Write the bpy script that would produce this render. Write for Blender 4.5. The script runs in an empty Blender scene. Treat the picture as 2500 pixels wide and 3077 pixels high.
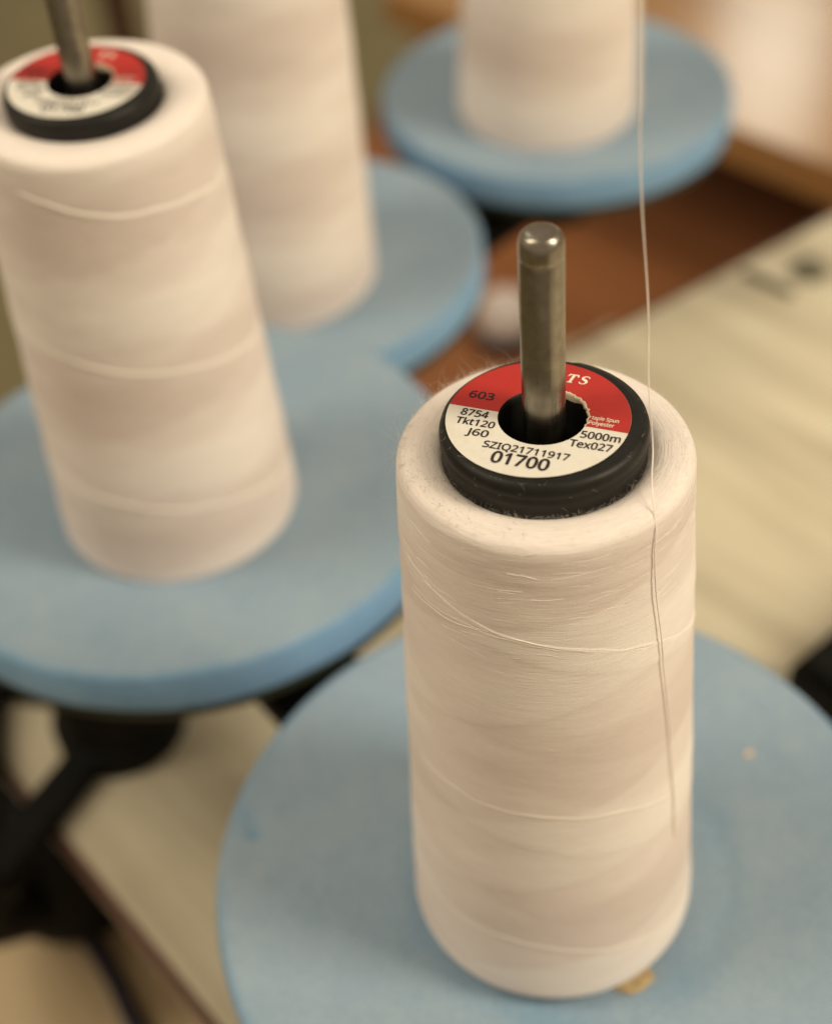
import bpy, bmesh, math, random
from mathutils import Vector, Matrix, noise

random.seed(7)
MM = 0.001
scene = bpy.context.scene
COL = scene.collection

# ------------------------------------------------------------------ camera
cam_data = bpy.data.cameras.new("camera")
cam = bpy.data.objects.new("camera", cam_data)
COL.objects.link(cam)
pitch, roll = math.radians(47.1313), math.radians(-4.9184)
cam.matrix_world = (Matrix.Translation(Vector((-22.09, -159.06, 247.51)) * MM)
                    @ Matrix.Rotation(pitch, 4, 'X') @ Matrix.Rotation(roll, 4, 'Z'))
cam_data.sensor_fit = 'VERTICAL'
cam_data.sensor_height = 24.0
cam_data.sensor_width = 24.0
cam_data.lens = 4169.24 / 3077.0 * 24.0
cam_data.clip_start = 0.005
cam_data.clip_end = 60.0
cam_data.dof.use_dof = True
cam_data.dof.focus_distance = 0.2005
cam_data.dof.aperture_fstop = 5.8
scene.camera = cam

# ------------------------------------------------------------------ light
WARM = (1.0, 0.88, 0.66)
world = bpy.data.worlds.new("World")
scene.world = world
world.use_nodes = True
wbg = world.node_tree.nodes["Background"]
wbg.inputs[0].default_value = (1.0, 0.80, 0.56, 1)
wbg.inputs[1].default_value = 0.42


def area(name, loc, target, sx, sy, power, color=WARM):
    d = bpy.data.lights.new(name, 'AREA')
    d.shape = 'RECTANGLE'
    d.size, d.size_y = sx, sy
    d.energy = power
    d.color = color
    o = bpy.data.objects.new(name, d)
    COL.objects.link(o)
    o.location = loc
    o.rotation_euler = (Vector(target) - Vector(loc)).to_track_quat('-Z', 'Y').to_euler()
    return o


area("ceiling_lamp_near", (1.28, -0.50, 1.22), (0, 0.05, 0.05), 0.5, 1.1, 30)
area("ceiling_lamp_left", (-1.0, 0.0, 1.35), (-0.1, 0.1, 0), 0.5, 1.2, 13)
area("ceiling_lamp_far", (1.29, 4.21, 1.60), (0.3, 1.0, -0.2), 0.34, 0.55, 5.0, (1.0, 0.98, 0.80))

scene.view_settings.view_transform = 'Standard'
scene.view_settings.look = 'None'
scene.view_settings.exposure = -0.04
scene.view_settings.gamma = 1.0
scene.view_settings.use_curve_mapping = False
scene.render.engine = 'CYCLES'
scene.cycles.use_denoising = True


# ------------------------------------------------------------------ materials
class NT:
    def __init__(self, name):
        self.m = bpy.data.materials.new(name)
        self.m.use_nodes = True
        self.t = self.m.node_tree
        self.b = self.t.nodes["Principled BSDF"]

    def n(self, typ, **kw):
        nd = self.t.nodes.new(typ)
        for k, v in kw.items():
            if k.startswith('i_'):
                nd.inputs[int(k[2:]) if k[2:].isdigit() else k[2:].replace('_', ' ')].default_value = v
            else:
                setattr(nd, k, v)
        return nd

    def l(self, a, b):
        self.t.links.new(a, b)

    def coords(self, scale=(1, 1, 1), rot=(0, 0, 0), kind='Object'):
        tc = self.n('ShaderNodeTexCoord')
        mp = self.n('ShaderNodeMapping')
        mp.inputs['Scale'].default_value = scale
        mp.inputs['Rotation'].default_value = rot
        self.l(tc.outputs[kind], mp.inputs['Vector'])
        return mp.outputs['Vector']

    def noise(self, vec, scale, detail=4, rough=0.55):
        nd = self.n('ShaderNodeTexNoise')
        nd.inputs['Scale'].default_value = scale
        nd.inputs['Detail'].default_value = detail
        nd.inputs['Roughness'].default_value = rough
        self.l(vec, nd.inputs['Vector'])
        return nd.outputs['Fac']

    def ramp(self, fac, stops):
        r = self.n('ShaderNodeValToRGB')
        e = r.color_ramp.elements
        e[0].position, e[0].color = stops[0][0], (*stops[0][1], 1)
        e[1].position, e[1].color = stops[-1][0], (*stops[-1][1], 1)
        for pos, c in stops[1:-1]:
            x = e.new(pos)
            x.color = (*c, 1)
        self.l(fac, r.inputs['Fac'])
        return r.outputs['Color']

    def mix(self, fac, a, b, blend='MIX'):
        m = self.n('ShaderNodeMix', data_type='RGBA', blend_type=blend)
        for sock, v in ((m.inputs[0], fac), (m.inputs[6], a), (m.inputs[7], b)):
            if isinstance(v, (int, float)):
                sock.default_value = v
            elif isinstance(v, tuple):
                sock.default_value = (*v, 1)
            else:
                self.l(v, sock)
        return m.outputs[2]

    def math(self, op, a, b=0.0):
        m = self.n('ShaderNodeMath', operation=op)
        for s, v in ((m.inputs[0], a), (m.inputs[1], b)):
            if isinstance(v, (int, float)):
                s.default_value = v
            else:
                self.l(v, s)
        return m.outputs[0]

    def bump(self, h, strength, dist):
        bp = self.n('ShaderNodeBump')
        bp.inputs['Strength'].default_value = strength
        bp.inputs['Distance'].default_value = dist
        self.l(h, bp.inputs['Height'])
        self.l(bp.outputs['Normal'], self.b.inputs['Normal'])

    def set(self, color=None, rough=None, metal=None, spec=None, **kw):
        for key, v in (('Base Color', color), ('Roughness', rough), ('Metallic', metal),
                       ('Specular IOR Level', spec), *[(k.replace('_', ' '), v) for k, v in kw.items()]):
            if v is None:
                continue
            s = self.b.inputs[key]
            if isinstance(v, (int, float)):
                s.default_value = v
            elif isinstance(v, tuple):
                s.default_value = (*v, 1)
            else:
                self.l(v, s)
        return self


def m_plain(name, color, rough=0.6, metal=0.0, spec=0.4, var=0.12, scale=300.0, bump=0.0):
    t = NT(name)
    v = t.coords()
    f = t.noise(v, scale, 5)
    lo = tuple(c * (1 - var) for c in color)
    hi = tuple(min(1, c * (1 + var)) for c in color)
    t.set(t.ramp(f, [(0.3, lo), (0.7, hi)]), rough, metal, spec)
    if bump:
        t.bump(f, bump, 0.0002)
    return t.m


def m_thread():
    """white staple spun polyester: wind bands from the winding attribute, fine thread lines from uv"""
    t = NT("thread_white")
    at = t.n('ShaderNodeAttribute', attribute_name='wind')
    uv = t.n('ShaderNodeUVMap', uv_map='UVMap')          # u: metres round, v: metres up
    col = t.ramp(at.outputs['Fac'], [(0.0, (0.70, 0.602, 0.562)), (0.5, (0.80, 0.712, 0.672)), (1.0, (0.89, 0.828, 0.79))])
    heights = []
    for ang, sc in ((0.11, 1.0), (-0.13, 0.9)):
        mp = t.n('ShaderNodeMapping')
        mp.inputs['Rotation'].default_value = (0, 0, ang)
        mp.inputs['Scale'].default_value = (220, 3300 * sc, 1)
        t.l(uv.outputs['UV'], mp.inputs['Vector'])
        heights.append(t.noise(mp.outputs['Vector'], 1.0, 3, 0.6))
    mp = t.n('ShaderNodeMapping')
    mp.inputs['Scale'].default_value = (60, 700, 1)
    t.l(uv.outputs['UV'], mp.inputs['Vector'])
    crease = t.noise(mp.outputs['Vector'], 1.0, 4, 0.65)
    h = t.math('ADD', t.math('MULTIPLY', heights[0], 0.5), t.math('MULTIPLY', heights[1], 0.5))
    h = t.math('ADD', h, t.math('MULTIPLY', crease, 0.28))
    spk = t.noise(uv.outputs['UV'], 5200, 3, 0.7)
    h = t.math('ADD', h, t.math('MULTIPLY', spk, 0.5))
    fl = t.ramp(heights[0], [(0.32, (0.93, 0.92, 0.91)), (0.62, (1, 1, 1))])
    col = t.mix(1.0, col, fl, 'MULTIPLY')
    shade = t.ramp(crease, [(0.3, (0.965, 0.96, 0.95)), (0.65, (1, 1, 1))])
    t.set(t.mix(1.0, col, shade, 'MULTIPLY'), 0.85, 0, 0.25, Sheen_Weight=0.25, Sheen_Roughness=0.4)
    t.bump(h, 0.8, 0.00018)
    return t.m


def m_foam():
    t = NT("foam_blue")
    v = t.coords()
    geo = t.n('ShaderNodeNewGeometry')
    sep = t.n('ShaderNodeSeparateXYZ')
    t.l(geo.outputs['True Normal'], sep.inputs[0])
    top = t.ramp(sep.outputs['Z'], [(0.55, (0, 0, 0)), (0.95, (1, 1, 1))])
    big = t.noise(v, 38, 6, 0.65)
    fine = t.noise(v, 1100, 3, 0.6)
    mid = t.noise(v, 210, 5, 0.7)
    wear_shade = t.n('ShaderNodeAttribute', attribute_name='wear_shade').outputs['Fac']
    blue = t.ramp(big, [(0.3, (0.18, 0.34, 0.56)), (0.7, (0.24, 0.41, 0.63))])
    dusty = t.ramp(big, [(0.28, (0.232, 0.325, 0.432)), (0.5, (0.265, 0.352, 0.448)), (0.72, (0.298, 0.376, 0.458))])
    c = t.mix(top, blue, dusty)
    c = t.mix(wear_shade, c, (0.13, 0.285, 0.43))
    sp = t.ramp(fine, [(0.32, (0.84, 0.87, 0.92)), (0.6, (1.03, 1.02, 1.0))])
    c = t.mix(1.0, c, t.ramp(mid, [(0.3, (0.94, 0.95, 0.97)), (0.62, (1.02, 1.01, 1.0))]), 'MULTIPLY')
    t.set(t.mix(1.0, c, sp, 'MULTIPLY'), 0.9, 0, 0.25)
    t.bump(t.math('ADD', fine, big), 0.25, 0.0003)
    return t.m


def m_wood(name, lo, mid, hi, rot, rough, sx=3.0, sy=42.0, spec=0.4):
    t = NT(name)
    tc = t.n('ShaderNodeTexCoord')
    mp0 = t.n('ShaderNodeMapping')
    mp0.inputs['Rotation'].default_value = (0, 0, rot)
    t.l(tc.outputs['Object'], mp0.inputs['Vector'])
    mp = t.n('ShaderNodeMapping')
    mp.inputs['Scale'].default_value = (sx, sy, sy)
    t.l(mp0.outputs['Vector'], mp.inputs['Vector'])
    f = t.noise(mp.outputs['Vector'], 1.0, 6, 0.6)
    c = t.ramp(f, [(0.28, lo), (0.5, mid), (0.72, hi)])
    mp2 = t.n('ShaderNodeMapping')
    mp2.inputs['Scale'].default_value = (sx * 8, sy * 14, sy * 14)
    t.l(mp0.outputs['Vector'], mp2.inputs['Vector'])
    g = t.noise(mp2.outputs['Vector'], 1.0, 3, 0.6)
    c = t.mix(1.0, c, t.ramp(g, [(0.3, (0.9, 0.88, 0.86)), (0.6, (1, 1, 1))]), 'MULTIPLY')
    t.set(c, rough, 0, spec)
    t.bump(g, 0.1, 0.0003)
    return t.m


def m_metal():
    t = NT("steel_brushed")
    v = t.coords((900, 900, 60))
    f = t.noise(v, 1.0, 4)
    w = t.noise(t.coords((1, 1, 1)), 420, 4)
    t.set(t.ramp(w, [(0.3, (0.25, 0.225, 0.19)), (0.7, (0.36, 0.33, 0.28))]),
          t.math('ADD', t.math('MULTIPLY', f, 0.18), 0.20), 1.0)
    t.bump(f, 0.12, 0.00005)
    return t.m


def m_black_plastic():
    t = NT("core_black")
    v = t.coords()
    f = t.noise(v, 260, 5, 0.65)
    sc = t.noise(t.coords((200, 200, 2500)), 1.0, 4, 0.7)
    t.set(t.ramp(f, [(0.3, (0.007, 0.0066, 0.006)), (0.75, (0.016, 0.015, 0.013))]),
          t.math('ADD', t.math('MULTIPLY', sc, 0.35), 0.30), 0, 0.25)
    t.bump(t.math('ADD', f, sc), 0.22, 0.00012)
    return t.m


def m_paper(name, color, var=0.03, rough=0.55):
    t = NT(name)
    f = t.noise(t.coords(), 1500, 4)
    s = t.noise(t.coords(), 240, 4, 0.7)
    c = t.ramp(f, [(0.3, tuple(x * (1 - var) for x in color)), (0.7, color)])
    c = t.mix(1.0, c, t.ramp(s, [(0.32, (0.93, 0.91, 0.88)), (0.5, (1, 1, 1))]), 'MULTIPLY')
    t.set(c, rough, 0, 0.35)
    t.bump(f, 0.06, 0.00005)
    return t.m


GRAIN = math.atan2(0.793, 0.609)     # table grain runs along (0.609,-0.793)
M = dict(
    thread=m_thread(), foam=m_foam(), metal=m_metal(), core=m_black_plastic(),
    paper=m_paper("label_paper", (0.71, 0.68, 0.62)), red=m_paper("label_red", (0.46, 0.026, 0.022), 0.06, 0.45),
    ink=m_plain("print_ink", (0.022, 0.012, 0.018), 0.6, spec=0.3), white_ink=m_plain("print_white", (0.80, 0.74, 0.62), 0.6),
    torn=m_paper("torn_paper", (0.66, 0.55, 0.42), 0.2, 0.9),
    black=m_plain("paint_black", (0.005, 0.005, 0.0045), 0.7, 0, 0.15, 0.25, 120),
    green=m_plain("dish_green", (0.022, 0.024, 0.010), 0.5, 0, 0.35, 0.2, 90),
    table=m_wood("laminate_light", (0.42, 0.365, 0.265), (0.63, 0.565, 0.425), (0.78, 0.72, 0.565), GRAIN, 0.5),
    band=m_plain("edge_band_brown", (0.12, 0.055, 0.045), 0.5, var=0.2),
    tan=m_wood("varnished_tan", (0.27, 0.13, 0.042), (0.37, 0.19, 0.066), (0.45, 0.25, 0.095), GRAIN, 0.20, spec=0.5),
    brown=m_wood("brown_panel", (0.20, 0.074, 0.027), (0.275, 0.106, 0.038), (0.34, 0.138, 0.052), GRAIN, 0.6),
    shelf=m_wood("shelf_beige", (0.50, 0.38, 0.23), (0.60, 0.47, 0.30), (0.66, 0.53, 0.35), GRAIN, 0.6),
    floor=m_plain("floor_olive", (0.26, 0.225, 0.115), 0.5, var=0.12, scale=9),
    leg=m_plain("leg_brown", (0.07, 0.022, 0.009), 0.5, var=0.2, scale=60),
    fiber=m_plain("fibre_white", (0.78, 0.73, 0.66), 0.8), lint=m_plain("fibre_dark", (0.06, 0.05, 0.045), 0.8),
    strand=m_plain("thread_strand", (0.82, 0.755, 0.70), 0.85, spec=0.2, var=0.06, scale=2500), taupe=m_plain("thread_single", (0.83, 0.75, 0.69), 0.8), navy=m_plain("navy_plastic", (0.008, 0.010, 0.025), 0.5), cord=m_plain("cord_dark", (0.018, 0.019, 0.045), 0.6),
    grey=m_plain("grey_steel", (0.19, 0.18, 0.13), 0.45, 0.4), scrap=m_paper("scrap", (0.55, 0.47, 0.33), 0.1, 0.8),
    chip=m_plain("chip_ochre", (0.46, 0.34, 0.18), 0.9, var=0.25, scale=500), fleck=m_plain("fleck_tan", (0.62, 0.48, 0.33), 0.9), cone=m_plain("cone_white", (0.58, 0.51, 0.49), 0.85, scale=600),
)


# ------------------------------------------------------------------ helpers
def tag(o, label, cat=None, group=None, kind=None):
    if label:
        o['label'] = label
    if cat:
        o['category'] = cat
    if group:
        o['group'] = group
    if kind:
        o['kind'] = kind
    return o


def obj(name, verts, faces, mat, parent=None, smooth=True, auto=None):
    """verts in millimetres"""
    me = bpy.data.meshes.new(name)
    me.from_pydata([(x * MM, y * MM, z * MM) for x, y, z in verts], [], faces)
    me.materials.append(mat)
    if smooth:
        me.polygons.foreach_set('use_smooth', [True] * len(me.polygons))
    me.update()
    o = bpy.data.objects.new(name, me)
    COL.objects.link(o)
    if auto is not None:
        me.set_sharp_from_angle(angle=math.radians(auto))
    if parent:
        o.parent = parent
    return o


def frame_matrix(origin, n):
    n = Vector(n).normalized()
    a = Vector((1, 0, 0)) - n * n.x
    a.normalize()
    b = n.cross(a)
    m = Matrix((a, b, n)).transposed().to_4x4()
    m.translation = Vector(origin) * MM
    return m


def empty(name, matrix=None):
    o = bpy.data.objects.new(name, None)
    COL.objects.link(o)
    o.empty_display_size = 0.01
    if matrix is not None:
        o.matrix_world = matrix
    return o


def lathe(profile, seg=96, rfun=None, close=False, cx=0.0, cy=0.0):
    V, F = [], []
    n = len(profile)
    for r, z in profile:
        for j in range(seg):
            t = 2 * math.pi * j / seg
            rr, zz = (r, z) if rfun is None else rfun(r, z, t)
            V.append((cx + rr * math.cos(t), cy + rr * math.sin(t), zz))
    rows = n if close else n - 1
    for i in range(rows):
        for j in range(seg):
            k = (j + 1) % seg
            i2 = (i + 1) % n
            F.append((i * seg + j, i * seg + k, i2 * seg + k, i2 * seg + j))
    return V, F


def capped(profile, seg=64):
    """lathe whose first and last rings are closed with fans"""
    V, F = lathe(profile, seg)
    n = len(profile)
    V.append((0, 0, profile[0][1]))
    V.append((0, 0, profile[-1][1]))
    c0, c1 = len(V) - 2, len(V) - 1
    for j in range(seg):
        k = (j + 1) % seg
        F.append((c0, k, j))
        F.append((c1, (n - 1) * seg + j, (n - 1) * seg + k))
    return V, F


def tube(path, r, seg=8, V=None, F=None, taper=False):
    V = [] if V is None else V
    F = [] if F is None else F
    pts = [Vector(p) for p in path]
    base = len(V)
    up = Vector((0.31, 0.17, 0.93))
    for i, p in enumerate(pts):
        d = (pts[min(i + 1, len(pts) - 1)] - pts[max(i - 1, 0)]).normalized()
        x = d.cross(up)
        if x.length < 1e-4:
            x = d.cross(Vector((1, 0, 0)))
        x.normalize()
        y = d.cross(x)
        rr = r * (1 - 0.7 * i / (len(pts) - 1)) if taper else r
        for j in range(seg):
            t = 2 * math.pi * j / seg
            q = p + x * (math.cos(t) * rr) + y * (math.sin(t) * rr)
            V.append((q.x, q.y, q.z))
    for i in range(len(pts) - 1):
        for j in range(seg):
            k = (j + 1) % seg
            F.append((base + i * seg + j, base + i * seg + k, base + (i + 1) * seg + k, base + (i + 1) * seg + j))
    F.append(tuple(base + j for j in range(seg))[::-1])
    F.append(tuple(base + (len(pts) - 1) * seg + j for j in range(seg)))
    return V, F


def smooth_path(pts, sub=8):
    P = [Vector(p) for p in pts]
    out = []
    for i in range(len(P) - 1):
        p0, p1, p2, p3 = P[max(i - 1, 0)], P[i], P[i + 1], P[min(i + 2, len(P) - 1)]
        for s in range(sub):
            t = s / sub
            out.append(0.5 * ((2 * p1) + (p2 - p0) * t + (2 * p0 - 5 * p1 + 4 * p2 - p3) * t * t
                              + (3 * p1 - p0 - 3 * p2 + p3) * t ** 3))
    out.append(P[-1])
    return out


def bevel_box(name, corners2d, z0, z1, mat, parent=None, bev=1.0):
    """prism over a 2D polygon (mm), bevelled edges"""
    bm = bmesh.new()
    lo = [bm.verts.new((x * MM, y * MM, z0 * MM)) for x, y in corners2d]
    hi = [bm.verts.new((x * MM, y * MM, z1 * MM)) for x, y in corners2d]
    n = len(lo)
    bm.faces.new(lo[::-1])
    bm.faces.new(hi)
    for i in range(n):
        bm.faces.new((lo[i], lo[(i + 1) % n], hi[(i + 1) % n], hi[i]))
    bmesh.ops.recalc_face_normals(bm, faces=bm.faces[:])
    if bev:
        bmesh.ops.bevel(bm, geom=bm.edges[:], offset=bev * MM, segments=2, affect='EDGES')
    me = bpy.data.meshes.new(name)
    bm.to_mesh(me)
    bm.free()
    me.materials.append(mat)
    o = bpy.data.objects.new(name, me)
    COL.objects.link(o)
    if parent:
        o.parent = parent
    return o


def quad_strip(P, d, w, s0, s1):
    """rectangle along direction d from P between s0..s1, width w to its left"""
    d = Vector(d).normalized()
    nrm = Vector((-d.y, d.x))
    P = Vector(P)
    return [tuple(P + d * s0), tuple(P + d * s1), tuple(P + d * s1 + nrm * w), tuple(P + d * s0 + nrm * w)]


# ------------------------------------------------------------------ setting
bevel_box("floor", [(-6000, -3000), (6000, -3000), (6000, 9000), (-6000, 9000)], -830, -800, M['floor'], bev=0)['kind'] = 'structure'

E1 = Vector((0.609, -0.793))         # along the near edge of the table, towards the viewer
E2 = Vector((0.838, 0.545))          # along its far edge
Q = Vector((-181.1, 143.9))          # table corner
work = empty("work_table", Matrix.Translation(Vector((Q.x, Q.y, -90)) * MM))
Mi = lambda pts: [(p[0] - Q.x, p[1] - Q.y) for p in pts]
top = bevel_box("tabletop", Mi([tuple(Q), tuple(Q + E1 * 900), tuple(Q + E1 * 900 + E2 * 900), tuple(Q + E2 * 900)]), -24, 0, M['table'], work, 0.8)
nrm1 = Vector((-0.793, -0.609))
nrm2 = Vector((-0.545, 0.838))
bevel_box("edge_band", Mi([tuple(Q + nrm1 * 0.3 ), tuple(Q + E1 * 900 + nrm1 * 0.3), tuple(Q + E1 * 900 + nrm1 * 2.3), tuple(Q + nrm1 * 2.3)]), -8.5, -0.5, M['band'], work, 0.4)
bevel_box("edge_band", Mi([tuple(Q + nrm2 * 0.3), tuple(Q + E2 * 900 + nrm2 * 0.3), tuple(Q + E2 * 900 + nrm2 * 2.3), tuple(Q + nrm2 * 2.3)]), -8.5, -0.5, M['band'], work, 0.4)
for s, t in ((60, 60), (840, 60), (60, 840), (840, 840)):
    c = Q + E1 * s + E2 * t
    bevel_box("leg", Mi([(c.x - 18, c.y - 18), (c.x + 18, c.y - 18), (c.x + 18, c.y + 18), (c.x - 18, c.y + 18)]), -710, -24.2, M['black'], work, 2)
tag(work, "pale wood-grain laminate work table with thin brown edge under the blue discs", "table")

shelf = empty("lower_board", Matrix.Translation(Vector((-150, 60, -180)) * MM))
SB = Vector((-150, 60))
sp = [SB + E1 * -110 + nrm1 * 200, SB + E1 * 500 + nrm1 * 200, SB + E1 * 500 - nrm1 * 120, SB + E1 * -110 - nrm1 * 120]
bevel_box("board", [(p.x + 150, p.y - 60) for p in sp], -16, 0, M['shelf'], shelf, 1.0)
for s, w in ((-100, 185), (480, 185), (-100, -105), (480, -105)):
    c = E1 * s + nrm1 * w
    bevel_box("leg", [(c.x - 12, c.y - 12), (c.x + 12, c.y - 12), (c.x + 12, c.y + 12), (c.x - 12, c.y + 12)], -620, -16.2, M['leg'], shelf, 2)
tag(shelf, "beige wooden board below the near edge of the work table, bottom left", "board")

# brown bench in the background
bench = empty("brown_bench", Matrix.Translation(Vector((300, 800, -800)) * MM))
bp = [(-190, 430), (45, 1150), (900, 1150), (900, 430)]
bevel_box("seat_board", [(x - 300, y - 800) for x, y in bp], 470, 500, M['brown'], bench, 2)
bp2 = [(-160, 460), (60, 1130), (870, 1130), (870, 460)]
bevel_box("base_panel", [(x - 300, y - 800) for x, y in bp2], 0, 469.8, M['brown'], bench, 2)
tag(bench, "dark reddish-brown wooden bench behind the work table", "bench")

# tan varnished table further back
T0 = Vector((193.6, 630.0))
ET = Vector((0.629, -0.777))
NTd = Vector((0.777, 0.629))
tant = empty("varnished_table", Matrix.Translation(Vector((T0.x, T0.y, -180)) * MM))
tp = [T0 - ET * 330, T0 + ET * 420, T0 + ET * 420 + NTd * 900, T0 - ET * 330 + NTd * 900]
bevel_box("tabletop", [(p.x - T0.x, p.y - T0.y) for p in tp], -26, 0, M['tan'], tant, 2)
for s, w in ((-300, 60), (380, 860), (-300, 860)):
    c = ET * s + NTd * w
    h0 = -119.5 if (s, w) == (-300, 60) else -620
    bevel_box("leg", [(c.x - 20, c.y - 20), (c.x + 20, c.y - 20), (c.x + 20, c.y + 20), (c.x - 20, c.y + 20)], h0, -26.2, M['tan'], tant, 3)
tag(tant, "glossy orange-tan wooden table with a lamp glare, top right", "table")

post = empty("wooden_post", Matrix.Translation(Vector((-402, 1900, -800)) * MM))
V, F = capped([(24, 0), (26, 6), (22, 12), (22, 620), (25, 640), (25, 700)], 4)
o = obj("shaft", V, F, M['leg'], post, smooth=False)
V, F = capped([(40, 0), (40, 10), (34, 14)], 4)
obj("foot", V, F, M['leg'], post, smooth=False)
tag(post, "dark reddish-brown wooden post on the floor, behind the leftmost spindle", "post")

# ------------------------------------------------------------------ thread stand
DISC = [((0, 0, 0), (-0.0205, -0.0264, 0.9994)), ((-81.57, 118.41, 9.92), (-0.0227, 0.0197, 0.9995)),
        ((-61.04, 258.81, -14.36), (-0.0461, -0.004, 0.9989)), ((48.75, 362.28, -10.52), (0.0093, -0.041, 0.9991))]
SPOOL = [((-1.17, -5.35, -0.17), (-0.0109, 0.0149, 0.9998), 0.88), ((-81.86, 108.47, 9.2), (0.0171, -0.07, 0.9974), 0.961),
         ((-62.96, 247.86, -15.2), (0.0481, -0.0766, 0.9959), 1.108), ((43.25, 348.39, -12.0), (0.0028, -0.1069, 0.9943), 1.137)]
DR, DT = 70.0, 12.52
HL, RL = 120.5, 13.34
NAMES = ("front", "left", "middle", "back")

stand = empty("thread_stand", Matrix.Translation(Vector((-120, 120, -90)) * MM))
tag(stand, "black steel thread stand with dark green dishes and four steel spindles", "thread stand")
stand_inv = stand.matrix_world.inverted()


def under_stand(o, mw):
    o.parent = stand
    o.matrix_parent_inverse = Matrix.Identity(4)
    o.matrix_basis = stand_inv @ mw
    return o


for i, ((O, n), (So, Sn, k)) in enumerate(zip(DISC, SPOOL)):
    fm = frame_matrix(O, n)
    b = -DT
    V, F = capped([(8, b - 12), (20, b - 10), (50, b - 6.5), (66, b - 4.2), (68.6, b - 3.6), (69.2, b - 2.4), (68.8, b - 0.8), (67.5, b - 0.15), (10, b - 0.15)], 96)
    under_stand(obj("dish", V, F, M['green'], auto=40), fm)
    V, F = capped([(13, b - 46), (16, b - 44), (17, b - 40), (17, b - 18), (20, b - 14), (20, b - 9.4)], 48)
    under_stand(obj("hub", V, F, M['black'], auto=40), fm)
    sm = frame_matrix(So, Sn)
    H = HL + 30.3
    r = 3.14
    prof = [(r, -34), (r, H - 4.4), (r - 0.06, H - 4.15), (r - 0.10, H - 3.95), (r - 0.03, H - 3.75), (r, H - 3.4), (r - 0.01, H - 2.3), (r - 0.06, H - 1.6),
            (r - 0.20, H - 1.0), (r - 0.45, H - 0.5), (r - 0.75, H - 0.2), (r - 0.98, H - 0.1), (r - 1.08, H - 0.14), (r - 1.2, H - 0.2), (r - 1.9, H - 0.21), (0.4, H - 0.22)]
    V, F = capped(prof, 64)
    under_stand(obj("spindle", V, F, M['metal'], auto=50), sm)


def bar_between(A, B, zA, zB, hw, th, name):
    A, B = Vector(A), Vector(B)
    d = (B - A).normalized()
    nn = Vector((-d.y, d.x)) * hw
    P = [(A - nn, zA), (B - nn, zB), (B + nn, zB), (A + nn, zA)]
    V = [(p.x, p.y, z - th) for p, z in P] + [(p.x, p.y, z) for p, z in P]
    F = [(3, 2, 1, 0), (4, 5, 6, 7), (0, 1, 5, 4), (1, 2, 6, 5), (2, 3, 7, 6), (3, 0, 4, 7)]
    under_stand(obj(name, V, F, M['black'], smooth=False), Matrix.Identity(4))


bar_between((-81, 118), (0, 0), -26, -26, 13, 8, "arm")
bar_between((-81, 118), (-61, 259), -36, -36, 13, 8, "arm")
bar_between((-61, 259), (49, 362), -48, -46, 13, 8, "arm")
# column on the table with a flat foot that runs over the table edge to the clamp
V, F = capped([(20, -89.8), (20, -82), (18, -80), (18, -45), (19, -40), (19, -34.2)], 48)
V = [(x - 119, y + 118, z) for x, y, z in V]
under_stand(obj("column", V, F, M['black'], auto=40), Matrix.Identity(4))
bar_between((-119, 118), (-81, 118.2), -34, -34, 14, 8, "arm")
bar_between((-121, 114), (-150, 64), -82.5, -82.5, 5.2, 7, "foot")
bar_between((-119, 128), (-166, 140), -82.2, -82.2, 6, 7.2, "foot")
bar_between((-166, 146), (-153, 62), -82.0, -82.0, 5.5, 7.4, "foot")
V, F = capped([(6, -176), (20, -176), (26, -172), (28, -166), (28, -128), (25, -122), (18, -119)], 48)
V = [(x - 151, y + 119, z) for x, y, z in V]
under_stand(obj("clamp_knob", V, F, M['black'], auto=40), Matrix.Identity(4))
V, F = tube(smooth_path([(-150, 70, -84), (-158, 66, -92), (-166, 72, -112), (-162, 98, -150)]), 13, 16)
under_stand(obj("clamp_bow", V, F, M['black']), Matrix.Identity(4))

V, F = tube(smooth_path([(-166, 128, -176.5), (-148.5, 101.2, -176.5), (-136.5, 82, -176.5), (-126, 62, -176.5), (-101, 20, -176.5), (-61, -40, -176.5)]), 3.1, 10)
cordo = obj("power_cord", V, F, M['cord'])
tag(cordo, "thin dark cord running along the table edge, bottom left", "cord")

# black block on the table at the right
A = Vector((82.4, 102.9))
u, v = Vector((0.80, 0.60)), Vector((0.56, -0.83))
blk = empty("black_box", Matrix.Translation(Vector((A.x, A.y, -90)) * MM))
bevel_box("housing", [(0, 0), tuple(u * 70), tuple(u * 70 + v * 45), tuple(v * 45)], 0.3, 20, M['black'], blk, 2.0)
bevel_box("lid", [tuple(u * 3 + v * 3), tuple(u * 67 + v * 3), tuple(u * 67 + v * 42), tuple(u * 3 + v * 42)], 20.2, 23, M['black'], blk, 1.0)
tag(blk, "black box on the table beside the front disc, right edge", "box")

# grey bolt and rod on the far side of the table
bolt = empty("bolt", Matrix.Translation(Vector((153.3, 332.7, -90)) * MM))
V, F = capped([(6.5, 0.2), (6.5, 1.2), (5.6, 1.6), (5.6, 4.6), (4.6, 5.4)], 6)
obj("head", V, F, M['grey'], bolt, smooth=False)
V, F = capped([(8.2, 0.05), (8.2, 0.9), (7.8, 1.1)], 32)
obj("washer", V, F, M['grey'], bolt, auto=40)
tag(bolt, "grey bolt head on the pale table, right edge", "bolt")
V, F = tube(smooth_path([(125.5, 334.5, -88.1), (132, 327.5, -88.1), (141.5, 316, -88.1)]), 1.7, 10)
tag(obj("metal_rod", V, F, M['grey']), "short grey rod lying on the pale table left of the bolt", "rod")

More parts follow.
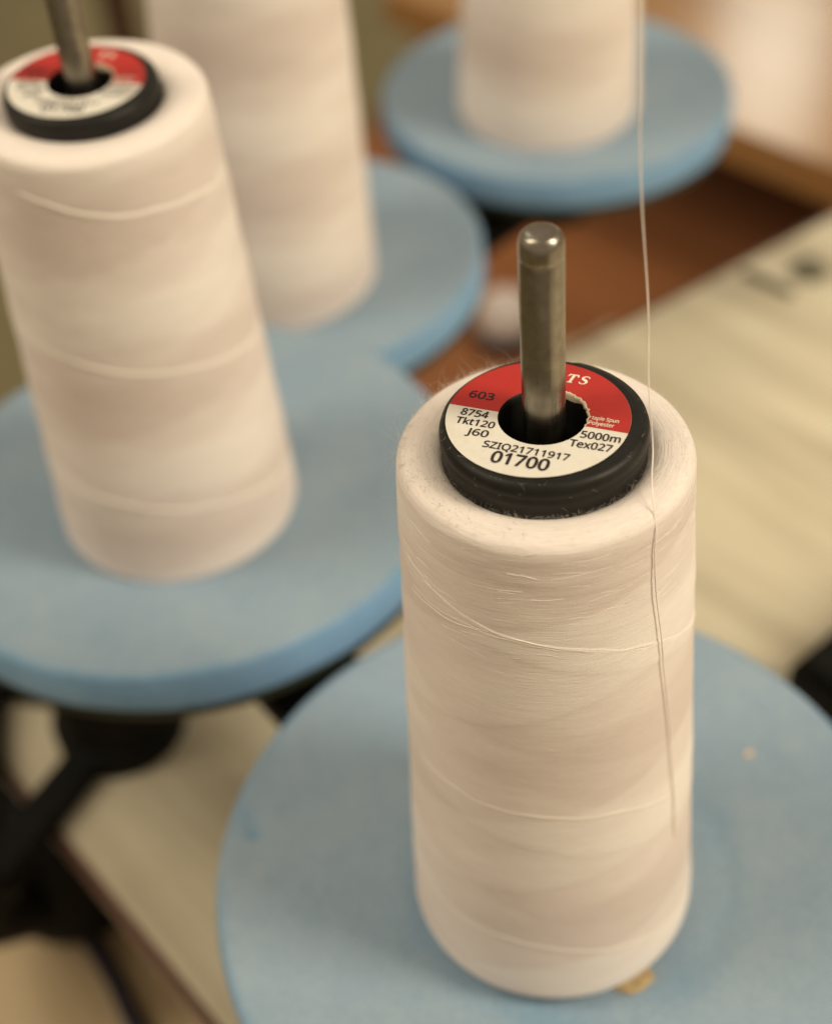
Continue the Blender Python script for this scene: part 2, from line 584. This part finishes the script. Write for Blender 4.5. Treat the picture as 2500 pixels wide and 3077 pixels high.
# small white cone with navy base on the bench, behind the front spindle
wc = empty("small_cone", Matrix.Translation(Vector((47, 590, -300)) * MM))
V, F = capped([(20, 0.2), (21, 2), (21, 8), (18, 10)], 40)
obj("base", V, F, M['navy'], wc, auto=40)
V, F = capped([(16, 10.2), (18, 12), (18.5, 20), (16.5, 30), (12, 35), (5, 37)], 40)
obj("winding", V, F, M['cone'], wc, auto=60)
tag(wc, "blurred small white cone with dark navy base on the brown bench", "cone")
V, F = [], []
for a in range(9):
    for b in range(9):
        V.append((a * 7 - 28, b * 5 - 20 + 2 * math.sin(a), 1.2 + 0.9 * math.sin(a * 1.3) * math.cos(b * 0.9)))
for a in range(8):
    for b in range(8):
        F.append((a * 9 + b, a * 9 + 9 + b, a * 9 + 10 + b, a * 9 + b + 1))
sc = obj("cloth_scrap", V, F, M['scrap'])
sc.matrix_world = Matrix.Translation(Vector((106, 566, -299.5)) * MM) @ Matrix.Rotation(0.5, 4, 'Z')
sm_ = sc.modifiers.new("thickness", 'SOLIDIFY')
sm_.thickness = 0.0008
tag(sc, "pale cloth scrap lying on the brown bench right of the front spindle", "cloth")

# ------------------------------------------------------------------ blue foam discs
DLAB = ("blue foam disc under the front spool in focus", "blue foam disc under the leftmost spool, overlapping the frame's left edge",
        "blue foam disc under the middle spool, behind the left disc", "blue foam disc under the rearmost spool, top right")


def foam(i):
    def rf(r, z, t):
        w = noise.noise(Vector((math.cos(t) * 2.2, math.sin(t) * 2.2, i * 3.1 + z * 0.02)))
        if r > 60:
            r += 0.35 * w
        if i == 1 and r > 66:                     # slit in the rim of the left disc
            d = (t - math.radians(272.5) + math.pi) % (2 * math.pi) - math.pi
            r -= 0.45 * math.exp(-(d / 0.012) ** 2)
        if i == 0 and z > -1:
            x, y = r * math.cos(t), r * math.sin(t)
            z -= 0.25 * math.exp(-((math.hypot(x - 3.0, y + 3.5) - 31.5) / 1.8) ** 2)
            z -= 0.9 * math.exp(-((x + 62.3) / 1.5) ** 2 - ((y - 12.5) / 1.1) ** 2)
        z += 0.25 * noise.noise(Vector((r * 0.05 * math.cos(t), r * 0.05 * math.sin(t), i * 5.0)))
        return r, z
    prof = [(4.0, -DT), (40, -DT), (68.2, -DT), (69.6, -DT + 0.5), (70, -DT + 1.4), (70, -6), (70, -1.5), (69.7, -0.6), (69.0, -0.1), (68, 0.0)] + [(67 - 1.5 * q, 0.0) for q in range(42)]
    V, F = lathe(prof, 256, rf, close=True)
    o = obj("foam_disc", V, F, M['foam'], auto=50)
    wear_shade = []
    for x, y, z in V:
        r = math.hypot(x, y)
        n1 = noise.noise(Vector((x * 0.06, y * 0.06, i * 4.0)))
        n2 = noise.noise(Vector((x * 0.35, y * 0.35, i * 4.0 + 2)))
        w = 0.0
        if z > -1.5:
            w = 0.65 * max(0, 1 - abs(r - 69.3) / 1.6) * max(0, 0.6 + n1)            # scuffed rim
            w += max(0, n2 - 0.42) * 0.6
            if i == 0:
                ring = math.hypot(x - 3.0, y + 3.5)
                w += 0.30 * math.exp(-((ring - 31.5) / 4.0) ** 2) * max(0, 0.75 + 0.8 * n1)   # soft shadow round the spool base, painted as a bluer ring
                w += math.exp(-((x + 62.3) / 1.5) ** 2 - ((y - 12.5) / 1.1) ** 2) * 1.0 + 0.5 * math.exp(-((x + 64) / 1.4) ** 2 - ((y - 17) / 3.0) ** 2)
        wear_shade.append(min(1.0, w))
    at = o.data.attributes.new('wear_shade', 'FLOAT', 'POINT')
    at.data.foreach_set('value', wear_shade)
    o.matrix_world = frame_matrix(*DISC[i])
    tag(o, DLAB[i], "foam disc", "blue foam discs on the thread stand")
    return o


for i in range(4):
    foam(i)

# ------------------------------------------------------------------ spools
def body_radius(h, k):
    """outer radius of the winding at height h (mm), without rounding"""
    return k * (31.17 + (24.93 - 31.17) * h / 115.0)


def body_profile(k):
    P = [(9.0, 0.6), (14, 0.5), (20 * k, 0.35)]
    R0 = body_radius(4, k)
    for a in range(0, 10):
        t = math.pi / 2 * a / 9
        P.append((R0 - 4.2 + 4.2 * math.sin(t), 4.4 - 4.2 * math.cos(t)))
    h = 6.0
    while h < 112.4:
        P.append((body_radius(h, k), h))
        h += 0.55
    R1 = body_radius(112.6, k)
    for a in range(0, 12):
        t = math.pi / 2 * a / 11
        P.append((R1 - 2.0 + 2.0 * math.cos(t), 112.6 + 2.1 * math.sin(t)))
    P += [(R1 - 2.6, 114.8), (R1 - 3.4, 114.88), (R1 - 4.4, 114.85), (R1 - 5.4, 114.7), (15.9, 114.3), (15.2, 113.6), (14.6, 110)]
    return P


def wind_fn(h, t, seed):
    """layers of crossing helical ribbons -> (tone 0..1, relief mm)"""
    pitch = 43.0
    tone = 0.5
    rel = 0.0
    wob = 0.035 * noise.noise(Vector((math.cos(t) * 1.2, math.sin(t) * 1.2, h * 0.05 + seed * 7)))
    for hand, off, w, amp in ((1, 0.155 + seed * .31, 0.34, 0.34), (-1, 0.43 + seed * .17, 0.42, -0.36), (1, 0.62 + seed * .31, 0.22, -0.24), (-1, 0.86 + seed * .17, 0.26, 0.28)):
        ph = (h / pitch + hand * t / (2 * math.pi) + off + wob) % 1.0
        e = 0.022
        inside = min(1, max(0, ph / e)) * min(1, max(0, (w - ph) / 0.09)) if ph < w else 0.0
        tone += amp * inside
        rel += 0.10 * inside * (1 if amp > 0 else 0.4)
        d = min(ph, 1 - ph)
        rel += 0.09 * math.exp(-(d / 0.011) ** 2) * (1 if amp > 0 else 0.0)
        if amp > 0:
            tone += 0.22 * math.exp(-(d / 0.011) ** 2)
    return min(1, max(0, tone)), rel


def winding(i, k, parent, seg):
    prof = body_profile(k)
    if i == 1:
        prof = [(r, z * 1.016) for r, z in prof]
    if seg < 300:
        prof = prof[:13] + prof[13:-17:3] + prof[-17:]
    V, F = [], []
    tones, uvs = [], []
    arc = 0.0
    n = len(prof)
    for q, (r, z) in enumerate(prof):
        if q:
            arc += math.hypot(r - prof[q - 1][0], z - prof[q - 1][1])
        for j in range(seg):
            t = 2 * math.pi * j / seg
            tone, rel = wind_fn(z, t, i)
            m = min(1, max(0, (z - 1) / 8)) * min(1, max(0, (113.5 - z) / 3))
            fine = 0.025 * noise.noise(Vector((math.cos(t) * 3, math.sin(t) * 3, z * 1.4)))
            rr = r + m * (rel + fine) + (0.10 * noise.noise(Vector((2.4 * math.cos(t), 2.4 * math.sin(t), z * 1.1 + 9))) * min(1, (z - 92) / 15) if z > 92 else 0)
            V.append((rr * math.cos(t), rr * math.sin(t), z))
            tones.append(0.75 * (1 - m) + m * (0.56 + 0.95 * (tone - 0.5)))
            uvs.append((t * 24 * MM, arc * MM))
    for a in range(n - 1):
        for j in range(seg):
            b = (j + 1) % seg
            F.append((a * seg + j, a * seg + b, (a + 1) * seg + b, (a + 1) * seg + j))
    o = obj("winding", V, F, M['thread'], parent)
    me = o.data
    at = me.attributes.new('wind', 'FLOAT', 'POINT')
    at.data.foreach_set('value', tones)
    uvl = me.uv_layers.new(name='UVMap')
    full = 2 * math.pi * 24 * MM
    buf = []
    for lp in me.loops:
        x, y = uvs[lp.vertex_index]
        buf += [x, y]
    # fix the seam
    for p in me.polygons:
        xs = [buf[2 * li] for li in p.loop_indices]
        if max(xs) - min(xs) > full / 2:
            for li in p.loop_indices:
                if buf[2 * li] < full / 2:
                    buf[2 * li] += full
    uvl.data.foreach_set('uv', buf)
    return o


def core(parent):
    cx, cy = -0.15, -0.85
    h = HL - 0.12
    prof = [(6.5, 0.4), (12.5, 0.4), (13.4, 60), (14.9, 112), (15.05, 116.6), (15.18, 117.3), (15.02, 117.7), (15.22, 118.3), (15.2, 119.0), (14.98, 119.75), (14.55, 120.2), (14.0, h), (13.6, h), (7.2, h), (6.75, h - 0.12), (6.45, h - 0.5), (6.35, h - 2), (6.3, 100), (6.3, 30)]
    V, F = [], []
    seg = 128
    for r, z in prof:
        u = min(1, max(0, (z - 100) / 15))
        for j in range(seg):
            t = 2 * math.pi * j / seg
            rr = r
            if r > 14.3 and z > 116:                                  # nick in the back right of the rim
                d = (math.degrees(t) - 63 + 180) % 360 - 180
                rr -= 0.35 / (1 + math.exp(-(14 - abs(d - 14)) * 1.2))
            V.append((cx * u + rr * math.cos(t), cy * u * (1 if r > 8 else 0.5) + rr * math.sin(t), z))
    n = len(prof)
    for a in range(n):
        for j in range(seg):
            b = (j + 1) % seg
            F.append((a * seg + j, a * seg + b, ((a + 1) % n) * seg + b, ((a + 1) % n) * seg + j))
    return obj("core", V, F, M['core'], parent, auto=45)


# -- label: paper ring, red half, lettering; local plane of the spool, mm
LC = Vector((-0.95, -0.60))
HC = Vector((-0.30, -0.62))
RH = 6.45
LANG = math.radians(-22.9)


def hole_r(t, red):
    d = math.degrees(t) % 360
    if d > 180:
        d -= 360
    r = RH
    if -32 < d < 78:                              # torn stretch
        wv = 0.5 + 0.5 * math.cos(math.pi * (d - 23) / 55)
        j = noise.noise(Vector((d * 0.16, 3.3, 0))) + 0.6 * noise.noise(Vector((d * 0.5, 8.3, 0)))
        if red:
            r += 0.25 * wv + 0.45 * max(-0.2, j) * wv ** 0.3 + 0.12
        else:
            r += -0.10 * wv + 0.20 * j
    return r


def ring_from_angles(ts, z, inner, outer_r, outer_c, rows=3):
    V, F = [], []
    for t in ts:
        ci = HC + Vector((math.cos(t), math.sin(t))) * inner(t)
        d = Vector((math.cos(t), math.sin(t)))
        oc = HC - outer_c
        bq = oc.dot(d)
        s = -bq + math.sqrt(bq * bq - (oc.length_squared - outer_r ** 2))
        co = HC + d * s
        for q in range(rows + 1):
            p = ci.lerp(co, q / rows)
            V.append((p.x, p.y, z))
    w = rows + 1
    for a in range(len(ts) - 1):
        for q in range(rows):
            F.append((a * w + q, a * w + q + 1, (a + 1) * w + q + 1, (a + 1) * w + q))
    return V, F


def find_font():
    import glob, os
    try:
        for p in glob.glob(os.path.join(bpy.utils.system_resource('DATAFILES'), 'fonts', 'NotoSansHebrew-Regular.woff2')):
            return bpy.data.fonts.load(p)
    except Exception:
        pass
    return None


FONT = find_font()


def lettering(name, body, c, w, h, parent, mat, ang, z, bold=0.018, spacing=1.0):
    cu = bpy.data.curves.new(name, 'FONT')
    cu.body = body
    if FONT:
        cu.font = FONT
    cu.size = 1.0
    cu.space_character = spacing
    cu.resolution_u = 6
    tmp = bpy.data.objects.new("tmp_text", cu)
    COL.objects.link(tmp)
    dg = bpy.context.evaluated_depsgraph_get()
    me = bpy.data.meshes.new_from_object(tmp.evaluated_get(dg))
    bpy.data.objects.remove(tmp)
    bpy.data.curves.remove(cu)
    xs = [v.co.x for v in me.vertices]
    ys = [v.co.y for v in me.vertices]
    x0, x1, y0, y1 = min(xs), max(xs), min(ys), max(ys)
    ca, sa = math.cos(ang), math.sin(ang)
    flat = []
    for v in me.vertices:
        x = ((v.co.x - x0) / (x1 - x0) - 0.5) * w
        y = ((v.co.y - y0) / (y1 - y0) - 0.5) * h
        flat.append((x, y))
    polys = [tuple(p.vertices) for p in me.polygons]
    bpy.data.meshes.remove(me)
    V, F = [], []
    for q, (dx, dy) in enumerate(((0, 0), (bold, 0), (-bold, 0), (0, bold), (0, -bold))):     # heavy print spread
        base = len(V)
        for x, y in flat:
            x, y = x + dx, y + dy
            V.append((c[0] + x * ca - y * sa, c[1] + x * sa + y * ca, z + q * 0.002))
        F += [tuple(base + i for i in p) for p in polys]
    return obj(name, V, F, mat, parent, smooth=False)


def poly_letter(name, loops, c, h, ang, z, mat, parent):
    V, F = [], []
    ca, sa = math.cos(ang), math.sin(ang)
    for lp in loops:
        base = len(V)
        for x, y in lp:
            x, y = (x + 0.16 * y) * h, (y - 0.5) * h
            V.append((c[0] + x * ca - y * sa, c[1] + x * sa + y * ca, z))
        F.append(tuple(range(base, len(V))))
    return obj(name, V, F, mat, parent, smooth=False)


def stroke_loops(pts, widths):
    P = [Vector(p) for p in pts]
    L, Rr = [], []
    for i, p in enumerate(P):
        d = (P[min(i + 1, len(P) - 1)] - P[max(i - 1, 0)]).normalized()
        nn = Vector((-d.y, d.x)) * widths[i] * 0.5
        L.append(p + nn)
        Rr.append(p - nn)
    return [[tuple(L[i]), tuple(Rr[i]), tuple(Rr[i + 1]), tuple(L[i + 1])] for i in range(len(P) - 1)]


def make_label(parent, ang=LANG, text=True):
    z0 = HL
    N = 220
    ts = [2 * math.pi * j / N for j in range(N + 1)]
    V, F = ring_from_angles(ts, z0, lambda t: hole_r(t, False), RL, LC)
    lab = obj("label", V, F, M['paper'], parent, smooth=False)
    a0, a1 = LANG, LANG + math.pi
    ts = [a0 - 0.3 + (a1 - a0 + 0.6) * j / 150 for j in range(151)]
    V, F = ring_from_angles(ts, z0 + 0.03, lambda t: hole_r(t, True), RL - 0.02, LC)
    rp = obj("red_print", V, F, M['red'], lab, smooth=False)
    bm = bmesh.new()
    bm.from_mesh(rp.data)
    la = math.radians(-23.6)
    bmesh.ops.bisect_plane(bm, geom=bm.verts[:] + bm.edges[:] + bm.faces[:], plane_co=Vector((-0.3, -1.27, z0)) * MM,
                           plane_no=(math.sin(la), -math.cos(la), 0), clear_outer=True)
    bm.to_mesh(rp.data)
    bm.free()
    # curled torn paper edge in the hole
    ts = [math.radians(-30 + 104 * j / 90) for j in range(91)]
    V, F = [], []
    for t in ts:
        d = math.degrees(t)
        wv = max(0.0, math.sin(math.pi * (d + 30) / 104)) ** 0.4
        ro = hole_r(t, True) + 0.06
        ri = hole_r(t, False) - 0.02
        up = 0.05 + 0.12 * wv * (0.6 + 0.8 * noise.noise(Vector((d * 0.22, 1.7, 4))))
        dn = 0.25 * wv + 0.9 * max(0, math.sin(math.pi * (d - 22) / 50)) if 22 < d < 72 else 0.15 * wv
        for r, z in ((ro, z0 + 0.05), ((ro + ri) / 2, z0 + 0.05 + up * 0.6), (ri, z0 + 0.02), (ri + 0.02, z0 - dn)):
            V.append((HC.x + r * math.cos(t), HC.y + r * math.sin(t), z))
    for a in range(90):
        for q in range(3):
            F.append((a * 4 + q, a * 4 + q + 1, (a + 1) * 4 + q + 1, (a + 1) * 4 + q))
    obj("torn_edge", V, F, M['torn'], lab)
    if text:
        zt = z0 + 0.06
        K = M['ink']
        deg = math.radians
        for body, c, w, h, a, bo in (
                ("603", (-8.44, 5.65), 3.72, 1.62, -23.3, 0.06), ("8754", (-9.84, 1.60), 4.08, 1.5, -23.5, 0.045),
                ("Tkt120", (-9.96, -0.52), 5.78, 1.5, -23.2, 0.045), ("J60", (-9.95, -3.08), 3.22, 1.85, -22.8, 0.045),
                ("SZIQ21711917", (-3.56, -8.06), 12.46, 1.75, -23.0, 0.045), ("01700", (-4.56, -10.02), 8.19, 2.45, -22.8, 0.09),
                ("5000m", (7.23, -6.46), 5.65, 1.55, -21.5, 0.045), ("Tex027", (5.57, -8.18), 6.03, 1.55, -22.0, 0.045)):
            lettering("lettering", body, c, w, h, lab, K, deg(a), zt + (0.012 if body == "01700" else 0), bo)
        lettering("lettering", "taple Spun", (8.45, -2.80), 3.9, 1.1, lab, M['white_ink'], deg(-22.5), zt, 0.02)
        lettering("lettering", "Polyester", (7.73, -3.78), 3.66, 1.15, lab, M['white_ink'], deg(-22.5), zt, 0.02)
        # T and S of the maker's serif lettering (the rest is behind the spindle)
        W = M['white_ink']
        T = [[(-0.34, 1.0), (-0.40, 0.72), (-0.33, 0.72), (-0.24, 0.87), (-0.10, 0.90), (0.10, 0.90), (0.24, 0.87), (0.33, 0.72), (0.40, 0.72), (0.34, 1.0)],
             [(-0.10, 0.895), (-0.10, 0.10), (0.10, 0.10), (0.10, 0.895)],
             [(-0.10, 0.099), (-0.20, 0.05), (-0.20, 0.0), (0.20, 0.0), (0.20, 0.05), (0.10, 0.099)]]
        poly_letter("lettering", T, (5.02, 7.72), 2.1, deg(-24), zt, W, lab)
        sp_ = [(0.27, 0.74), (0.22, 0.88), (0.05, 0.955), (-0.13, 0.90), (-0.21, 0.77), (-0.16, 0.63), (0.0, 0.53), (0.17, 0.42), (0.23, 0.27), (0.15, 0.12), (-0.04, 0.045), (-0.2, 0.10), (-0.28, 0.27)]
        poly_letter("lettering", stroke_loops(sp_, [.05, .09, .09, .13, .18, .21, .23, .21, .18, .13, .09, .09, .05]), (6.75, 6.98), 2.1, deg(-24), zt, W, lab)
    if abs(ang - LANG) > 1e-4:
        lab.rotation_euler = (0, 0, ang - LANG)
    return lab


def fuzz(name, n, gen, r, mat, parent, curl=0.55):
    V, F = [], []
    for _ in range(n):
        p, nrm_, ln = gen()
        pts = [p]
        d = nrm_.copy()
        q = Vector((random.uniform(-1, 1), random.uniform(-1, 1), random.uniform(-1, 1)))
        for s in range(8):
            d = (d + q * curl).normalized()
            q = (q + 0.6 * Vector((random.uniform(-1, 1), random.uniform(-1, 1), random.uniform(-1, 1)))).normalized()
            pts.append(pts[-1] + d * ln / 8)
        tube(pts, r, 3, V, F, taper=True)
    o = obj(name, V, F, mat, parent)
    o['kind'] = 'stuff'
    return o


SLAB = ("white thread spool in focus with black cap and legible red and white label", "blurred white thread spool with red and white label, at the left edge",
        "blurred white thread spool behind the left one, its top cut by the frame", "blurred white thread spool at the top right, only its lower half showing")
spools = []
for i, (So, Sn, k) in enumerate(SPOOL):
    e = empty("thread_spool", frame_matrix(So, Sn))
    if i == 2:
        e.scale = (1, 1, 1.06)
    tag(e, SLAB[i], "thread spool", "white thread spools on the stand")
    winding(i, k, e, 540 if i == 0 else 180)
    core(e)
    if i < 2:
        make_label(e, LANG if i == 0 else math.radians(-11), True)
    else:
        make_label(e, math.radians(-30 + 40 * i), False)
    spools.append(e)

F0 = spools[0]
KF = 0.88


def on_surface(th, h, lift, i=0, k=KF):
    t = math.radians(th)
    m = min(1, max(0, (h - 1) / 8)) * min(1, max(0, (113.5 - h) / 3))
    rr = body_radius(h, k) + m * wind_fn(h, t, i)[1] + lift
    return Vector((rr * math.cos(t), rr * math.sin(t), h))


def strand(pts, lift, i=0, k=KF, jit=0.0):
    flat = smooth_path([(th, h, 0) for th, h in pts], 12)
    n = len(flat)
    out = []
    for q, p in enumerate(flat):
        end = min(q, n - 1 - q) / 8.0
        j = jit * noise.noise(Vector((p.x * 0.11, pts[0][1], 3.0)))
        out.append(on_surface(p.x, p.y + j, (lift if end >= 1 else lift - 0.35 * (1 - end)) + 0.3 * j * 0.2, i, k))
    return out


S1 = [(-172, 102.4), (-154.5, 101.4), (-144.9, 100.7), (-130.3, 99.2), (-118.3, 97.8), (-100.5, 96.2), (-79.5, 93.9), (-57, 90.5), (-23.9, 83.5), (10, 76)]
S2 = [(-172, 57.5), (-143.8, 57.1), (-124.6, 57.1), (-105.3, 57.0), (-87.3, 56), (-68, 54.2), (-41.9, 49.5), (-10, 43)]
S3 = [(-175, 19), (-138.5, 20.7), (-106.4, 20.3), (-87.9, 18.4), (-68, 15.4), (-45, 11.8), (-20, 9), (10, 8)]
S4 = [(-175, 72), (-150, 75.0), (-123.4, 78.6), (-105, 79.2), (-90.5, 79.2), (-68, 78.1), (-40, 75), (-22.6, 71.7), (5, 67)]
for pts, r, lift in ((S1, 0.085, 0.03), ([(t, h - 0.35) for t, h in S1[1:]], 0.07, 0.01), (S1[3:], 0.75, -0.66),
                     ([(-168, 95.4), (-150, 96.0), (-135, 96.4), (-122, 96.8), (-105, 96.3), (-90, 95.0)], 0.07, 0.02),
                     ([(-166, 96.6), (-150, 97.0), (-138, 97.3), (-124, 97.4), (-108, 96.9)], 0.05, 0.02),
                     (S2, 1.1, -1.0), (S3, 1.2, -1.1)):
    V, F = tube(strand(pts, lift, jit=0.35), r, 16 if r > 0.5 else 8)
    obj("raised_strand", V, F, M['strand'], F0)
for pts in ([(-127.9, 110.2), (-110.4, 108.4), (-95.5, 106.5), (-75.2, 104.2), (-52.5, 102.9), (-11.7, 99.4), (20, 96)],
            [(-155, 73.5), (-139.8, 71.8), (-126.6, 70.9), (-109, 69.3), (-87.5, 66.9), (-59.1, 64.3), (-15.1, 58.6), (15, 55)],
            [(-150, 34), (-133.2, 31.9), (-124.5, 30.4), (-104.4, 29.5), (-78.6, 26.4), (-50.4, 23.1), (-17, 17.2), (15, 12)]):
    rr_ = {110.2: 1.1, 73.5: 1.5, 34: 0.6}[pts[0][1]]
    V, F = tube(strand(pts, 0.26 - rr_, 1, 0.961, 0.3), rr_, 16)
    obj("raised_strand", V, F, M['strand'], spools[1])

# fine unlaid threads in the upper side of the front winding
V, F = [], []
for q in range(110):
    th = random.uniform(-178, -5)
    h = random.choice((random.uniform(101, 112), random.uniform(104, 112), random.uniform(88, 104)))
    ln = random.uniform(8, 34)
    sl = random.choice((-1, 1, 1)) * random.uniform(0.01, 0.07)
    tube(strand([(th + ln * a / 4, h + sl * ln * a / 4) for a in range(5)], random.uniform(-0.04, 0.0), jit=0.5), random.uniform(0.035, 0.06), 4, V, F)
lo = obj("loose_windings", V, F, M['strand'], F0)
lo['kind'] = 'stuff'


def surf_top():
    t = random.uniform(0, 2 * math.pi)
    r = random.uniform(15.3, 21.6)
    h = 114.7 if r < 20.05 else 112.6 + 2.1 * math.sqrt(max(0, 1 - ((r - 20.05) / 2.02) ** 2))
    nr = 0 if r < 20.05 else (r - 20.05) / 2.0
    nv = Vector((math.cos(t) * nr, math.sin(t) * nr, 1.0)).normalized()
    return Vector((r * math.cos(t), r * math.sin(t), h + 0.05)), nv, t


def gen_white():
    p, nv, t = surf_top()
    return p, (nv + 1.2 * Vector((random.uniform(-1, 1), random.uniform(-1, 1), 0))).normalized(), random.uniform(0.4, 1.5)


def gen_rim():
    t = random.uniform(math.radians(95), math.radians(185)) if random.random() < 0.7 else random.uniform(0, 2 * math.pi)
    r = random.uniform(20.6, 22.0)
    h = 112.6 + 2.1 * math.sqrt(max(0, 1 - ((r - 20.05) / 2.02) ** 2))
    p = Vector((r * math.cos(t), r * math.sin(t), h))
    return p, Vector((math.cos(t) * 0.6 + random.uniform(-.8, .8), math.sin(t) * 0.6 + random.uniform(-.8, .8), random.uniform(0.1, 0.9))).normalized(), random.choice((0.3, 0.5, 0.7, 0.9, 1.2, 1.5, 2.2, 4.0)) * random.uniform(0.7, 1.3)


def gen_core():
    t = random.uniform(0, 2 * math.pi)
    p = Vector((-0.15 + 15.4 * math.cos(t), -0.85 + 15.4 * math.sin(t), 114.6))
    return p, Vector((random.uniform(-.5, .5), random.uniform(-.5, .5), 1)).normalized(), random.uniform(0.4, 1.6)


def gen_lint():
    t = random.gauss(math.radians(205), 0.42)
    r = random.uniform(15.4, 21.4)
    h = 114.75 if r < 20.05 else 112.6 + 2.1 * math.sqrt(max(0, 1 - ((r - 20.05) / 2.02) ** 2))
    p = Vector((r * math.cos(t), r * math.sin(t), h + 0.12))
    a = random.uniform(0, 6.28)
    return p, Vector((math.cos(a), math.sin(a), 0.15)).normalized(), random.uniform(0.3, 1.0)


def gen_side():
    t = random.uniform(math.radians(180), math.radians(360))
    h = random.uniform(70, 111)
    rr = body_radius(h, KF) + 0.1
    return (Vector((rr * math.cos(t), rr * math.sin(t), h)), Vector((math.cos(t) * .6 + random.uniform(-1, 1), math.sin(t) * .6 + random.uniform(-1, 1), random.uniform(-.4, .4))).normalized(), random.uniform(0.3, 1.1))


fuzz("fibre_fuzz", 1500, gen_white, 0.014, M['fiber'], F0)
fuzz("fibre_fuzz", 620, gen_rim, 0.015, M['fiber'], F0, 0.75)
fuzz("fibre_fuzz", 420, gen_core, 0.0115, M['fiber'], F0, 0.8)
fuzz("fibre_fuzz", 700, gen_side, 0.012, M['fiber'], F0)
def gen_cap():
    t = random.uniform(0, 2 * math.pi)
    if random.random() < 0.5:
        p = Vector((-0.15 + 15.28 * math.cos(t), -0.85 + 15.28 * math.sin(t), random.uniform(114.5, 119)))
    else:
        p = Vector((-0.15 + 14.5 * math.cos(t), -0.85 + 14.5 * math.sin(t), 120.3))
    return p, Vector((-math.sin(t), math.cos(t), random.uniform(-.5, .5))).normalized(), random.uniform(0.5, 2.4)


fuzz("fibre_fuzz", 50, gen_cap, 0.009, M['fiber'], F0, 0.35)
fuzz("lint", 230, gen_lint, 0.015, M['lint'], F0)

# running thread: lies on the spool, crosses the shoulder and rises past the cap to a guide above
TP = [(17.4, -19.6, 28.0), (17.75, -20.9, 38.4), (17.5, -21.33, 43.65), (15.9, -21.53, 60.38), (14.5, -21.75, 73.28), (13.0, -22.05, 85.31), (11.68, -22.35, 96.33),
      (10.82, -22.66, 106.33)]
run = []
inv = F0.matrix_world.inverted()
for p in TP:
    q = inv @ (Vector(p) * MM) / MM
    run.append((math.degrees(math.atan2(q.y, q.x)), q.z))
path = []
for p in smooth_path([(th, h, 0) for th, h in run], 10):
    u_ = min(1.0, max(0.0, (p.y - 30) / 76))
    path.append(on_surface(p.x, p.y, -0.35 * max(0.0, 1 - u_ * 9) + 0.05 + 0.48 * math.sin(math.pi * 0.62 * u_)))   # lifts off the tapering side
path = path[:-5:5]
path += [Vector((r * math.cos(math.radians(t)), r * math.sin(math.radians(t)), h)) for t, r, h in
         ((-54.5, 22.6, 108.5), (-53.5, 22.25, 112.5), (-50.5, 20.6, 115.5), (-42, 18.2, 117.3), (-31, 16.6, 119.8))]
path = [F0.matrix_world @ (q * MM) / MM for q in path]
path += [Vector(p) for p in [(11.3, -8.94, 128.48), (11.25, -5.9, 139.11), (10.08, -4.53, 152.35), (9.28, -4.58, 162.58), (8.3, -5.23, 180.99), (7.8, -6.0, 191.91)]]
V, F = tube(smooth_path(path, 6), 0.11, 8)
tag(obj("running_thread", V, F, M['taupe']), "thin white thread rising past the black cap of the spool in focus", "thread")

# flecks on the front disc
def fleck(name, pts, z, mat, label, cat, h=0.5):
    cx = sum(p[0] for p in pts) / len(pts)
    cy = sum(p[1] for p in pts) / len(pts)
    n = len(pts)
    V = [(x, y, z) for x, y in pts] + [(cx + (x - cx) * 0.7, cy + (y - cy) * 0.7, z + h) for x, y in pts]
    F = [tuple(range(n))[::-1], tuple(range(n, 2 * n))] + [(i, (i + 1) % n, n + (i + 1) % n, n + i) for i in range(n)]
    tag(obj(name, V, F, mat, smooth=False), label, cat)


fleck("fleck", [(43.4, 20.2), (44.6, 19.5), (46.2, 20.4), (46.0, 21.5), (44.4, 21.8)], 1.25, M['fleck'], "tiny tan fleck on the front blue disc right of the spool", "fleck")
fleck("paper_scrap", [(7.5, -29.6), (10.2, -30.9), (13.0, -30.2), (15.8, -28.0), (15.0, -24.5), (9, -26)], -0.35, M['chip'], "small yellowish paper scrap under the base of the spool in focus", "scrap", 0.35)
